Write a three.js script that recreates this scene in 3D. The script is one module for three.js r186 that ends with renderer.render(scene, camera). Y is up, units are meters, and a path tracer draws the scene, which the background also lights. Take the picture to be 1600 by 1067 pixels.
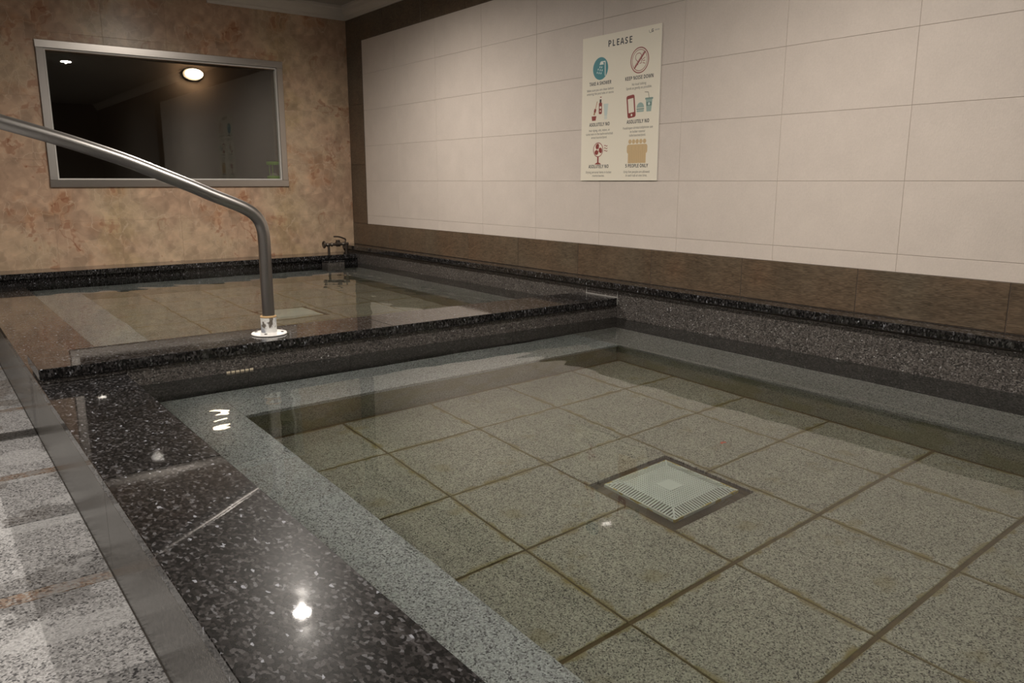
import * as THREE from 'three';
import { mergeGeometries } from 'three/addons/utils/BufferGeometryUtils.js';
import { RectAreaLightUniformsLib } from 'three/addons/lights/RectAreaLightUniformsLib.js';

// ---------------------------------------------------------------- camera, exposure
// World: y up, floor of the walkway at y = 0; the tiled wall is the plane x = 3.3, the marble wall the plane z = -6.75.
const scene = new THREE.Scene();
scene.background = new THREE.Color(0x000000);
const EYE = 0.975;
const camera = new THREE.PerspectiveCamera(2 * Math.atan(533.5 / 1222) * 180 / Math.PI, 1600 / 1067, 0.05, 60);
{
  const pitch = Math.atan(250.5 / 1222), yaw = THREE.MathUtils.degToRad(37.4);
  camera.position.set(0, EYE, 0);
  camera.lookAt(Math.sin(yaw) * Math.cos(pitch), EYE - Math.sin(pitch), -Math.cos(yaw) * Math.cos(pitch));
}
const renderer = new THREE.WebGLRenderer({ antialias: true });
renderer.toneMapping = THREE.LinearToneMapping;
renderer.toneMappingExposure = 1.2;
renderer.shadowMap.enabled = true;
RectAreaLightUniformsLib.init();

// ceiling downlights: [x, z, candela]
const LAMP_COLOUR = new THREE.Color().setRGB(1.0, 0.92, 0.83);
const LAMPS = [[1.84, -4.8, 13, 'over the far pool'], [1.84, -1.8, 10.5, 'over the near pool'], [1.84, 1.3, 4, 'behind the near pool'], [-0.8, -3.2, 14, 'over the walkway beside the divider'], [-0.8, -0.3, 11, 'over the walkway beside the near pool'], [-0.8, 2.6, 5, 'over the walkway by the end wall']];
const LENS_GLOW = 150;

// ---------------------------------------------------------------- helpers
function rng(seed) {
  let s = seed | 0;
  return () => { s = (s + 0x6d2b79f5) | 0; let t = Math.imul(s ^ (s >>> 15), 1 | s); t = (t + Math.imul(t ^ (t >>> 7), 61 | t)) ^ t; return ((t ^ (t >>> 14)) >>> 0) / 4294967296; };
}
const R = rng(77);
const lerp = (a, b, t) => a + (b - a) * t, clamp = (x, a = 0, b = 1) => Math.min(b, Math.max(a, x));
const sstep = (a, b, x) => { const t = clamp((x - a) / (b - a)); return t * t * (3 - 2 * t); };
function tileNoise(period, seed) {            // tileable value noise on [0,1)
  const r = rng(seed), g = new Float32Array(period * period).map(() => r());
  return (u, v) => {
    const x = u * period, y = v * period, x0 = Math.floor(x), y0 = Math.floor(y);
    let fx = x - x0, fy = y - y0; fx = fx * fx * (3 - 2 * fx); fy = fy * fy * (3 - 2 * fy);
    const m = (k) => ((k % period) + period) % period, a = m(x0), b = m(x0 + 1), c = m(y0) * period, d = m(y0 + 1) * period;
    return lerp(lerp(g[c + a], g[c + b], fx), lerp(g[d + a], g[d + b], fx), fy);
  };
}
function fbm(period, octaves, seed) {
  const n = []; let norm = 0;
  for (let i = 0; i < octaves; i++) { n.push(tileNoise(period << i, seed + i * 13)); norm += 0.5 ** i; }
  return (u, v) => { let s = 0; for (let i = 0; i < octaves; i++) s += n[i](u, v) * 0.5 ** i; return s / norm; };
}
const toS = (c) => Math.round(255 * clamp(c <= 0.0031308 ? c * 12.92 : 1.055 * Math.pow(c, 1 / 2.4) - 0.055));
function texture(size, pixel, srgb = true) {  // pixel(u, v, out) fills out[0..2] with linear (srgb) or raw values
  const d = new Uint8Array(size * size * 4), o = [0, 0, 0];
  for (let y = 0, i = 0; y < size; y++) for (let x = 0; x < size; x++, i += 4) {
    pixel((x + 0.5) / size, (y + 0.5) / size, o);
    for (let k = 0; k < 3; k++) d[i + k] = srgb ? toS(o[k]) : Math.round(255 * clamp(o[k]));
    d[i + 3] = 255;
  }
  const t = new THREE.DataTexture(d, size, size);
  t.wrapS = t.wrapT = THREE.RepeatWrapping; t.magFilter = THREE.LinearFilter; t.minFilter = THREE.LinearMipmapLinearFilter;
  t.generateMipmaps = true; if (srgb) t.colorSpace = THREE.SRGBColorSpace; t.needsUpdate = true;
  return t;
}
function crystals(nx, ny, seed) {             // tileable cells: returns (u, v) -> [cell random, distance to the border]
  const r = rng(seed), px = new Float32Array(nx * ny), py = new Float32Array(nx * ny), id = new Float32Array(nx * ny);
  for (let i = 0; i < nx * ny; i++) { px[i] = r(); py[i] = r(); id[i] = r(); }
  const res = [0, 0];
  return (u, v) => {
    const x = u * nx, y = v * ny, x0 = Math.floor(x), y0 = Math.floor(y);
    let d1 = 9, d2 = 9, best = 0;
    for (let j = -1; j <= 1; j++) for (let i = -1; i <= 1; i++) {
      const cx = (x0 + i + nx) % nx, cy = (y0 + j + ny) % ny, k = (cy < 0 ? cy + ny : cy) * nx + (cx < 0 ? cx + nx : cx);
      const dx = x0 + i + px[k] - x, dy = y0 + j + py[k] - y, d = dx * dx + dy * dy;
      if (d < d1) { d2 = d1; d1 = d; best = k; } else if (d < d2) d2 = d;
    }
    res[0] = id[best]; res[1] = Math.sqrt(d2) - Math.sqrt(d1);
    return res;
  };
}
// granite: cells picked from a palette of [share, r, g, b], softened with fine noise
function granite(size, nx, ny, palette, seed, extra) {
  const cell = crystals(nx, ny, seed), fine = tileNoise(size / 2, seed + 5), warpA = fbm(nx >> 1, 2, seed + 7), warpB = fbm(nx >> 1, 2, seed + 9), big = fbm(4, 3, seed + 11);
  return texture(size, (u, v, o) => {
    const wu = u + (warpA(u, v) - 0.5) * 1.1 / nx, wv = v + (warpB(u, v) - 0.5) * 1.1 / ny;
    let [q] = cell(wu, wv), p = palette[palette.length - 1], acc = 0;
    for (const e of palette) { acc += e[0]; if (q < acc) { p = e; break; } }
    const f = 0.72 + 0.56 * fine(u, v), b = 0.88 + 0.24 * big(u, v);
    for (let k = 0; k < 3; k++) o[k] = p[k + 1] * f * b;
    if (extra) extra(u, v, o);
  });
}
const std = (o) => new THREE.MeshStandardMaterial(o), phys = (o) => new THREE.MeshPhysicalMaterial(o);

// panel: a slab lying on the plane z = 0, front face at z = t, with chamfered front edges
function panelGeometry(x0, x1, y0, y1, t, b = 0.0015) {
  const P = [], push = (...q) => { for (const i of [0, 1, 2, 0, 2, 3]) P.push(...q[i]); };
  const X0 = x0 + b, X1 = x1 - b, Y0 = y0 + b, Y1 = y1 - b, s = t - b;
  push([X0, Y0, t], [X1, Y0, t], [X1, Y1, t], [X0, Y1, t]);
  push([x0, y0, s], [x1, y0, s], [X1, Y0, t], [X0, Y0, t]);
  push([x1, y0, s], [x1, y1, s], [X1, Y1, t], [X1, Y0, t]);
  push([x1, y1, s], [x0, y1, s], [X0, Y1, t], [X1, Y1, t]);
  push([x0, y1, s], [x0, y0, s], [X0, Y0, t], [X0, Y1, t]);
  push([x0, y0, 0], [x1, y0, 0], [x1, y0, s], [x0, y0, s]);
  push([x1, y0, 0], [x1, y1, 0], [x1, y1, s], [x1, y0, s]);
  push([x1, y1, 0], [x0, y1, 0], [x0, y1, s], [x1, y1, s]);
  push([x0, y1, 0], [x0, y0, 0], [x0, y0, s], [x0, y1, s]);
  push([x0, y0, 0], [x0, y1, 0], [x1, y1, 0], [x1, y0, 0]);
  const g = new THREE.BufferGeometry();
  g.setAttribute('position', new THREE.Float32BufferAttribute(P, 3));
  g.computeVertexNormals();
  return g;
}
// block: a box with all twelve edges chamfered
function blockGeometry(x0, x1, y0, y1, z0, z1, b = 0.002) {
  const c = [[x0, x1], [y0, y1], [z0, z1]], P = [];
  const at = (i, j, k, face) => [0, 1, 2].map((a) => { const s = [i, j, k][a]; return c[a][s] + (a === face ? 0 : (s ? -b : b)); });
  const tri = (a, b2, d, n) => { // wind towards n
    const u = [0, 1, 2].map((q) => b2[q] - a[q]), w = [0, 1, 2].map((q) => d[q] - a[q]);
    const cr = [u[1] * w[2] - u[2] * w[1], u[2] * w[0] - u[0] * w[2], u[0] * w[1] - u[1] * w[0]];
    if (cr[0] * n[0] + cr[1] * n[1] + cr[2] * n[2] < 0) P.push(...a, ...d, ...b2); else P.push(...a, ...b2, ...d);
  };
  const quad = (a, b2, d, e, n) => { tri(a, b2, d, n); tri(a, d, e, n); };
  for (let f = 0; f < 3; f++) for (const s of [0, 1]) {
    const [p, q] = [0, 1, 2].filter((a) => a !== f), n = [0, 0, 0]; n[f] = s ? 1 : -1;
    const v = (i, j) => { const t = [0, 0, 0]; t[f] = s; t[p] = i; t[q] = j; return at(...t, f); };
    quad(v(0, 0), v(1, 0), v(1, 1), v(0, 1), n);
  }
  for (let f = 0; f < 3; f++) for (const s of [0, 1]) for (const r of [0, 1]) { // edge along axis f
    const [p, q] = [0, 1, 2].filter((a) => a !== f), n = [0, 0, 0]; n[p] = s ? 1 : -1; n[q] = r ? 1 : -1;
    const v = (e, face) => { const t = [0, 0, 0]; t[f] = e; t[p] = s; t[q] = r; return at(...t, face); };
    quad(v(0, p), v(1, p), v(1, q), v(0, q), n);
  }
  for (const i of [0, 1]) for (const j of [0, 1]) for (const k of [0, 1]) tri(at(i, j, k, 0), at(i, j, k, 1), at(i, j, k, 2), [i ? 1 : -1, j ? 1 : -1, k ? 1 : -1]);
  const g = new THREE.BufferGeometry();
  g.setAttribute('position', new THREE.Float32BufferAttribute(P, 3));
  g.computeVertexNormals();
  return g;
}
// uv in metres / scale, by the direction a face points in; du, dv shift the pattern from piece to piece
function metreUV(g, scale, du = 0, dv = 0) {
  const p = g.attributes.position, n = g.attributes.normal, uv = new Float32Array(p.count * 2);
  for (let i = 0; i < p.count; i++) {
    const x = p.getX(i), y = p.getY(i), z = p.getZ(i), a = Math.abs(n.getX(i)), b = Math.abs(n.getY(i)), c = Math.abs(n.getZ(i));
    const [s, t] = a >= b && a >= c ? [z, y] : b >= c ? [x, z] : [x, y];
    uv[2 * i] = s / scale + du; uv[2 * i + 1] = t / scale + dv;
  }
  g.setAttribute('uv', new THREE.BufferAttribute(uv, 2));
  return g;
}
const rectMinus = ([a0, a1, b0, b1], h) => {  // rectangle minus a rectangular hole, as rectangles
  if (!h || h[0] >= a1 || h[1] <= a0 || h[2] >= b1 || h[3] <= b0) return [[a0, a1, b0, b1]];
  const out = [], c0 = Math.max(a0, h[0]), c1 = Math.min(a1, h[1]);
  if (h[0] > a0) out.push([a0, h[0], b0, b1]);
  if (h[1] < a1) out.push([h[1], a1, b0, b1]);
  if (h[2] > b0) out.push([c0, c1, b0, h[2]]);
  if (h[3] < b1) out.push([c0, c1, h[3], b1]);
  return out.filter((r) => r[1] - r[0] > 0.004 && r[3] - r[2] > 0.004);
};
function mesh(name, geometry, material, parent = scene) {
  const m = new THREE.Mesh(geometry, material); m.name = name; m.castShadow = m.receiveShadow = true; parent.add(m); return m;
}
const taken = new Map();
function numbered(name) { const n = taken.get(name) ?? 0; taken.set(name, n + 1); return n ? `${name}_${String(n).padStart(3, '0')}` : name; }
function thing(name, label, category, pos = [0, 0, 0], extra = {}) {
  const g = new THREE.Group(); g.name = numbered(name); g.position.set(...pos); g.userData = { label, category, ...extra }; scene.add(g); return g;
}
const structure = (name, label, category) => thing(name, label, category, [0, 0, 0], { kind: 'structure' });
const box = (x0, x1, y0, y1, z0, z1, b, scale = 1, du = R(), dv = R()) => metreUV(blockGeometry(x0, x1, y0, y1, z0, z1, b), scale, du, dv);
function merge(list) { return mergeGeometries(list.map((g) => (g.index ? g.toNonIndexed() : g))); }
// lay panels (u, v on the surface) onto a plane
const onRight = (g) => g.applyMatrix4(new THREE.Matrix4().makeBasis(new THREE.Vector3(0, 0, 1), new THREE.Vector3(0, 1, 0), new THREE.Vector3(-1, 0, 0)));
const onFloor = (g) => g.applyMatrix4(new THREE.Matrix4().makeBasis(new THREE.Vector3(1, 0, 0), new THREE.Vector3(0, 0, -1), new THREE.Vector3(0, 1, 0)));

// ---------------------------------------------------------------- materials
const mWhite = (() => {
  const a = fbm(8, 5, 21), thread = tileNoise(512, 23), threadB = tileNoise(256, 27);
  const map = texture(1024, (u, v, o) => {
    const w = 0.94 + 0.1 * (a(u, v) - 0.5) + 0.05 * (thread(u, v * 0.25) - 0.5) + 0.04 * (threadB(u * 0.5, v) - 0.5);
    o[0] = 0.66 * w; o[1] = 0.585 * w; o[2] = 0.525 * w;
  });
  const bump = texture(512, (u, v, o) => { o[0] = o[1] = o[2] = 0.5 + 0.5 * (thread(u, v * 0.25) - 0.5) + 0.3 * (a(u, v) - 0.5); }, false);
  return std({ map, bumpMap: bump, bumpScale: 0.0006, roughness: 0.55 });
})();
const mBorder = (() => {
  const a = fbm(6, 4, 31), streak = tileNoise(256, 33), s2 = tileNoise(64, 35), hue = fbm(3, 3, 37);
  const map = texture(1024, (u, v, o) => {
    const w = 0.6 + 0.5 * streak(u * 0.25, v) + 0.35 * s2(u * 0.5, v) + 0.5 * (a(u, v) - 0.5), h = hue(u, v);
    o[0] = lerp(0.115, 0.098, h) * w; o[1] = lerp(0.072, 0.08, h) * w; o[2] = lerp(0.044, 0.056, h) * w;
  });
  const bump = texture(512, (u, v, o) => { o[0] = o[1] = o[2] = 0.6 * streak(u * 0.25, v) + 0.4 * s2(u * 0.5, v); }, false);
  return std({ map, bumpMap: bump, bumpScale: 0.0012, roughness: 0.34 });
})();
const mGrout = std({ color: new THREE.Color().setRGB(0.36, 0.305, 0.265), roughness: 0.9 });
const mGroutDark = std({ color: new THREE.Color().setRGB(0.075, 0.06, 0.048), roughness: 0.85 });
const mMortar = std({ color: new THREE.Color().setRGB(0.3, 0.28, 0.26), roughness: 0.95 });
const mMarbleJoint = std({ color: new THREE.Color().setRGB(0.36, 0.24, 0.16), roughness: 0.8 });
const mMarble = (() => {
  const a = fbm(3, 6, 41), b = fbm(4, 6, 43), c = fbm(5, 5, 45), d = fbm(10, 4, 47), e = fbm(24, 3, 49), sh = crystals(13, 9, 51), sh2 = crystals(26, 22, 53);
  const map = texture(1280, (u, v, o) => {
    const wx = u + 0.11 * (b(u, v) - 0.5), wy = v + 0.11 * (c(u, v) - 0.5);
    const t = a(wx, wy), q = d(wx, wy), f = e(u, v);
    let r = 0.51, g = 0.345, bl = 0.238;
    const pale = sstep(0.45, 0.7, t); r = lerp(r, 0.54, pale); g = lerp(g, 0.4, pale); bl = lerp(bl, 0.27, pale);
    const rust = sstep(0.55, 0.72, c(wx + 0.3, wy)) * sstep(0.4, 0.65, q); r = lerp(r, 0.43, rust * 0.6); g = lerp(g, 0.23, rust * 0.6); bl = lerp(bl, 0.12, rust * 0.6);
    const olive = sstep(0.55, 0.75, b(wx, wy + 0.4)); r = lerp(r, 0.42, olive * 0.5); g = lerp(g, 0.31, olive * 0.5); bl = lerp(bl, 0.16, olive * 0.5);
    const e1 = sh(wx + 0.05 * (q - 0.5), wy + 0.05 * (f - 0.5)), k1 = e1[0], v1 = 1 - sstep(0.0, 0.045, e1[1]);
    const e2 = sh2(wx + 0.03 * (f - 0.5), wy), k2 = e2[0], v2 = 1 - sstep(0.0, 0.07, e2[1]);
    const w = (0.92 + 0.16 * (k1 - 0.5) + 0.16 * (k2 - 0.5)) * (0.7 + 0.6 * f);
    const streak = (1 - sstep(0, 0.012, Math.abs(b(wx * 1 + 0.2, wy) - 0.5))) * sstep(0.45, 0.6, f);
    const vein = clamp(v1 * sstep(0.4, 0.56, q) * 0.7 + v2 * sstep(0.45, 0.62, t) * 0.45 + streak * 0.5);
    const dark = clamp(sstep(0.62, 0.7, f) * sstep(0.52, 0.62, q) * 0.6 + (1 - sstep(0, 0.02, Math.abs(c(wx, wy + 0.1) - 0.52))) * sstep(0.5, 0.62, q) * 0.6);
    o[0] = lerp(lerp(r * w, 0.6, vein), 0.3, dark); o[1] = lerp(lerp(g * w, 0.46, vein), 0.13, dark); o[2] = lerp(lerp(bl * w, 0.34, vein), 0.07, dark);
  });
  return phys({ map, roughness: 0.3 });
})();
// dark crystalline granite, polished (kerb, copings) and flamed (upright faces)
const darkPalette = [[0.34, 0.006, 0.006, 0.006], [0.28, 0.014, 0.013, 0.013], [0.2, 0.028, 0.026, 0.026], [0.12, 0.052, 0.049, 0.05], [0.05, 0.09, 0.09, 0.096], [0.008, 0.24, 0.25, 0.28], [0.002, 0.03, 0.03, 0.03]];
const tDark = granite(1024, 170, 100, darkPalette, 61);
const rDark = (() => { const n = fbm(7, 4, 63); return texture(512, (u, v, o) => { o[0] = o[1] = o[2] = lerp(0.025, 0.05, sstep(0.42, 0.66, n(u, v))); }, false); })();
const mDark = phys({ map: tDark, roughness: 0.3, ior: 1.5, specularIntensity: 0.12, clearcoat: 0.9, clearcoatRoughness: 1, clearcoatRoughnessMap: rDark });
const mHoned = std({ map: granite(1024, 240, 240, [[0.3, 0.05, 0.047, 0.043], [0.4, 0.085, 0.08, 0.073], [0.3, 0.13, 0.123, 0.113]], 60), roughness: 0.24 });
const mWet = std({ map: granite(1024, 110, 130, [[0.4, 0.008, 0.008, 0.007], [0.3, 0.018, 0.018, 0.016], [0.2, 0.035, 0.034, 0.03], [0.1, 0.07, 0.068, 0.06]], 69), roughness: 0.5 });
const flamedPalette = [[0.2, 0.028, 0.025, 0.023], [0.3, 0.06, 0.053, 0.048], [0.3, 0.09, 0.08, 0.073], [0.16, 0.13, 0.118, 0.11], [0.035, 0.2, 0.19, 0.18], [0.005, 0.4, 0.4, 0.4]];
const tFlamed = granite(1024, 130, 160, flamedPalette, 65);
const flamedBump = (() => { const c = crystals(130, 160, 65), n = fbm(40, 3, 67); return texture(1024, (u, v, o) => { const q = c(u, v); o[0] = o[1] = o[2] = 0.6 * q[0] + 0.4 * n(u, v); }, false); })();
const mFlamed = std({ map: tFlamed, bumpMap: flamedBump, bumpScale: 0.0015, roughness: 0.45 });
// light granite: pool floor, benches, walkway
const lightPalette = (r, g, b) => [[0.1, 0.2 * r, 0.2 * g, 0.21 * b], [0.22, 0.6 * r, 0.6 * g, 0.6 * b], [0.4, 1.0 * r, 1.0 * g, 1.0 * b], [0.28, 1.32 * r, 1.32 * g, 1.32 * b]];
const mBench = std({ map: granite(1024, 230, 230, lightPalette(0.3, 0.322, 0.33), 71), roughness: 0.6 });
const mBenchGrey = std({ map: granite(1024, 230, 230, lightPalette(0.25, 0.25, 0.24), 72), roughness: 0.6 });
const mRiser = (() => {
  const algae = fbm(6, 4, 73);
  return std({ map: granite(1024, 230, 230, lightPalette(0.22, 0.22, 0.185), 75, (u, v, o) => { const a = sstep(0.4, 0.7, algae(u, v)) * 0.5; o[0] = lerp(o[0], 0.16, a); o[1] = lerp(o[1], 0.15, a); o[2] = lerp(o[2], 0.06, a); }), roughness: 0.7 });
})();
// pool floor tile: granite with an ochre growth that starts at the joints (ragged outline); 0..1 is one tile
const mPoolTile = [0, 1, 2].map((k) => {
  const edge = fbm(9, 4, 81 + k * 10), patch = fbm(4, 4, 83 + k * 10);
  return std({ map: granite(512, 120, 120, lightPalette(0.295, 0.29, 0.255), 85 + k * 10, (u, v, o) => {
    const d = Math.min(u, 1 - u, v, 1 - v), n = edge(u, v);
    const a = clamp((1 - sstep(0.0, 0.01 + 0.06 * sstep(0.45, 0.75, n), d)) * 0.75 + sstep(0.6, 0.78, patch(u, v)) * 0.35 * sstep(0.35, 0.6, n));
    o[0] = lerp(o[0], 0.2, a); o[1] = lerp(o[1], 0.165, a); o[2] = lerp(o[2], 0.06, a);
  }), roughness: 0.65 });
});
const mPoolJoint = (() => { const n = fbm(16, 4, 111); return std({ map: texture(256, (u, v, o) => { const t = n(u, v); o[0] = lerp(0.045, 0.13, t); o[1] = lerp(0.035, 0.09, t); o[2] = lerp(0.02, 0.035, t); }), roughness: 0.9 }); })();
// walkway: light granite, darker where wet, with dry patches and whitish deposits that have sharp outlines
const tPave = (() => {
  const wet = fbm(5, 5, 121), dry = fbm(7, 4, 123);
  return granite(1024, 230, 230, lightPalette(0.245, 0.243, 0.243), 125, (u, v, o) => {
    const w = sstep(0.5, 0.54, wet(u, v)), s = sstep(0.64, 0.665, dry(u, v));
    for (let k = 0; k < 3; k++) o[k] = lerp(o[k] * lerp(1, 0.72, w), 0.4, s * 0.4);
  });
})();
const rPave = (() => { const wet = fbm(5, 5, 121), n = fbm(60, 2, 127); return texture(512, (u, v, o) => { o[0] = o[1] = o[2] = lerp(0.65, 0.3, sstep(0.5, 0.54, wet(u, v))) + 0.12 * (n(u, v) - 0.5); }, false); })();
const mPave = std({ map: tPave, roughnessMap: rPave, roughness: 1 });
const mRedStrip = (() => { const n = fbm(6, 4, 133), m = fbm(40, 2, 135); return std({ map: granite(512, 90, 90, [[0.2, 0.06, 0.04, 0.03], [0.3, 0.15, 0.095, 0.065], [0.3, 0.19, 0.155, 0.125], [0.2, 0.22, 0.21, 0.2]], 131, (u, v, o) => { const s = sstep(0.5, 0.6, n(u, v)) * 0.6 * m(u, v) * 1.6; for (let k = 0; k < 3; k++) o[k] = lerp(o[k], 0.2, clamp(s)); }), roughness: 0.5 }); })();
const brushed = texture(256, (() => { const n = tileNoise(256, 141); return (u, v, o) => { o[1] = o[0] = o[2] = 0.85 + 0.12 * (n(u * 0.02, v) - 0.5); }; })(), false);
const mSteel = phys({ color: new THREE.Color().setRGB(0.5, 0.47, 0.44), metalness: 1, roughness: 0.36, roughnessMap: brushed, anisotropy: 0.5 });
const mRail = std({ color: new THREE.Color().setRGB(0.42, 0.4, 0.385), metalness: 1, roughness: 0.34 });
const mGlass = phys({ color: new THREE.Color().setRGB(0.72, 0.72, 0.71), transmission: 1, roughness: 0, thickness: 0, ior: 1.52 });
const mGlassClear = phys({ color: new THREE.Color().setRGB(0.95, 0.96, 0.95), transmission: 1, roughness: 0, thickness: 0, ior: 1.52 });
const mWater = phys({ color: 0xffffff, transmission: 1, roughness: 0, thickness: 1, ior: 1.333, attenuationColor: new THREE.Color().setRGB(0.78, 0.815, 0.73), attenuationDistance: 1.6 });
const mPaint = std({ color: new THREE.Color().setRGB(0.6, 0.55, 0.49), roughness: 0.7 });
const mCeiling = std({ color: new THREE.Color().setRGB(0.4, 0.375, 0.335), roughness: 0.85 });
const mPlaster = std({ color: new THREE.Color().setRGB(0.16, 0.14, 0.12), roughness: 0.8 });
const mSauna = std({ color: new THREE.Color().setRGB(0.1, 0.062, 0.04), roughness: 0.75 });
const mLens = std({ color: 0xffffff, emissive: LAMP_COLOUR, emissiveIntensity: LENS_GLOW });
const mLampRing = std({ color: new THREE.Color().setRGB(0.6, 0.58, 0.55), roughness: 0.4 });
const mGrate = std({ color: new THREE.Color().setRGB(0.68, 0.75, 0.74), roughness: 0.45 });
const mGrateRim = (() => { const n = fbm(12, 3, 151); return std({ map: texture(256, (u, v, o) => { const t = sstep(0.45, 0.6, n(u, v)); o[0] = lerp(0.62, 0.5, t); o[1] = lerp(0.66, 0.4, t); o[2] = lerp(0.6, 0.1, t); }), roughness: 0.5 }); })();
const mSump = (() => { const n = fbm(10, 4, 153); return std({ map: texture(256, (u, v, o) => { const t = n(u, v); o[0] = lerp(0.05, 0.12, t); o[1] = lerp(0.036, 0.085, t); o[2] = lerp(0.02, 0.045, t); }), roughness: 0.9 }); })();

// ---------------------------------------------------------------- room shell
const WX = 3.3, WZ = -6.75, TOP = 2.475, LX = -3.0, FZ = 4.5;
{ // tiled wall beside the pools
  const w = structure('wall_right', 'pale stone tiled wall framed by dark bronze border tiles beside the pools', 'wall');
  mesh('backing', box(WX + 0.0014, WX + 0.16, -0.5, TOP, WZ - 0.15, FZ + 0.15, 0.001), mGrout, w);
  const wt = (z0, z1, y0, y1) => { const g = onRight(panelGeometry(z0 + 0.0007, z1 - 0.0007, y0 + 0.0009, y1 - 0.0009, 0.01, 0.0006)); g.translate(WX + 0.01, 0, 0); mesh('wall_tile', metreUV(g, 0.9, R(), R()), mWhite, w); };
  const ys = [0.597, 0.672, 0.975, 1.278, 1.581, 1.884, 2.165], z0 = -6.46, z1 = -0.3;
  const zs = [z0]; for (let z = -5.875; z < z1 - 0.05; z += 0.605) zs.push(z); zs.push(z1);
  for (let i = 0; i + 1 < zs.length; i++) for (let j = 0; j + 1 < ys.length; j++) wt(zs[i], zs[i + 1], ys[j], ys[j + 1]);
  const bt = (za, zb, y0, y1) => { const g = onRight(panelGeometry(za + 0.0015, zb - 0.0015, y0 + 0.001, y1 - 0.001, 0.013, 0.0015)); g.translate(WX + 0.01, 0, 0); mesh('border_tile', metreUV(g, 0.8, R(), R()), mBorder, w); };
  for (const q of [[WZ, 0, 0.403, 0.597], [WZ, 0, 2.165, 2.365], [WZ, z0, 0.597, 2.165], [z1, 0, 0.597, 2.165]]) mesh('border_joint', box(WX - 0.0006, WX + 0.003, q[2], q[3], q[0], q[1], 0.0002), mGroutDark, w);
  const bz = []; for (let z = -1.195 - 9 * 0.61; z < 0.1; z += 0.61) bz.push(z); bz[0] = WZ; bz[bz.length - 1] = 0;
  for (let i = 0; i + 1 < bz.length; i++) { bt(bz[i], bz[i + 1], 0.403, 0.597); bt(bz[i], bz[i + 1], 2.165, 2.365); }
  for (const [a, b] of [[0.597, 1.12], [1.12, 1.64], [1.64, 2.165]]) { bt(WZ, z0, a, b); bt(z1, 0, a, b); }
  mesh('plaster', box(WX, WX + 0.02, 0, 2.365, 0.004, FZ, 0.002), mPlaster, w);
}
const HOLE = [0.92, 2.64, 0.985, 1.9];
{ // marble wall with the window
  const w = structure('wall_back', 'peach veined marble wall with a steel framed window', 'wall');
  for (const r of rectMinus([LX - 0.15, WX + 0.16, -0.5, TOP], HOLE)) mesh('backing', box(r[0], r[1], r[2], r[3], WZ - 0.14, WZ - 0.0012, 0.0005), mMarbleJoint, w);
  const xs = [LX]; for (let x = 1.32 - 9 * 0.45; x < WX - 0.05; x += 0.45) xs.push(x); xs.push(WX);
  const ys = [0.0, 0.227, 0.677, 1.127, 1.577, 2.027, TOP];
  for (let i = 0; i + 1 < xs.length; i++) for (let j = 0; j + 1 < ys.length; j++) {
    const du = 0.02 * R(), dv = 0.02 * R(), parts = rectMinus([xs[i] + 0.0006, xs[i + 1] - 0.0006, ys[j] + 0.0006, ys[j + 1] - 0.0006], HOLE).map((r) => { const g = panelGeometry(r[0], r[1], r[2], r[3], 0.012, 0.0006); g.translate(0, 0, WZ - 0.012); return metreUV(g, 1.35, du, dv); });
    if (parts.length) mesh('marble_tile', merge(parts), mMarble, w);
  }
}
{
  const l = structure('wall_left', 'plain dim wall on the far side of the walkway', 'wall');
  mesh('plaster', box(LX - 0.15, LX, -0.5, TOP, WZ - 0.15, FZ + 0.15, 0.002), mPlaster, l);
  const f = structure('wall_front', 'plain dim end wall behind the pools', 'wall');
  mesh('plaster', box(LX - 0.15, WX + 0.16, -0.5, TOP, FZ, FZ + 0.15, 0.002), mPlaster, f);
  const c = structure('ceiling', 'flat grey painted ceiling', 'ceiling');
  mesh('slab', box(LX - 0.15, WX + 0.16, TOP, TOP + 0.12, WZ - 0.15, FZ + 0.15, 0.002), mCeiling, c);
  const prof = [[0, 0], [0.012, 0], [0.016, 0.018], [0.03, 0.028], [0.05, 0.06], [0.056, 0.082], [0.068, 0.09], [0.07, 0.11], [0, 0.11]];
  const crown = (len) => { const s = new THREE.Shape(); prof.forEach(([x, y], i) => (i ? s.lineTo(x, y) : s.moveTo(x, y))); return new THREE.ExtrudeGeometry(s, { depth: len, bevelEnabled: false }); };
  const t1 = structure('trim_1', 'pale grey crown moulding along the top of the marble wall', 'trim');
  { const g = crown(WX - 2.1); g.applyMatrix4(new THREE.Matrix4().makeBasis(new THREE.Vector3(0, 0, 1), new THREE.Vector3(0, 1, 0), new THREE.Vector3(-1, 0, 0))); g.translate(WX, 2.365, WZ); mesh('moulding', g, mPaint, t1); }
  const t2 = structure('trim_2', 'pale grey crown moulding along the top of the tiled wall', 'trim');
  { const g = crown(FZ - WZ); g.applyMatrix4(new THREE.Matrix4().makeBasis(new THREE.Vector3(-1, 0, 0), new THREE.Vector3(0, 1, 0), new THREE.Vector3(0, 0, -1))); g.translate(WX, 2.365, FZ); mesh('moulding', g, mPaint, t2); }
}
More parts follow.
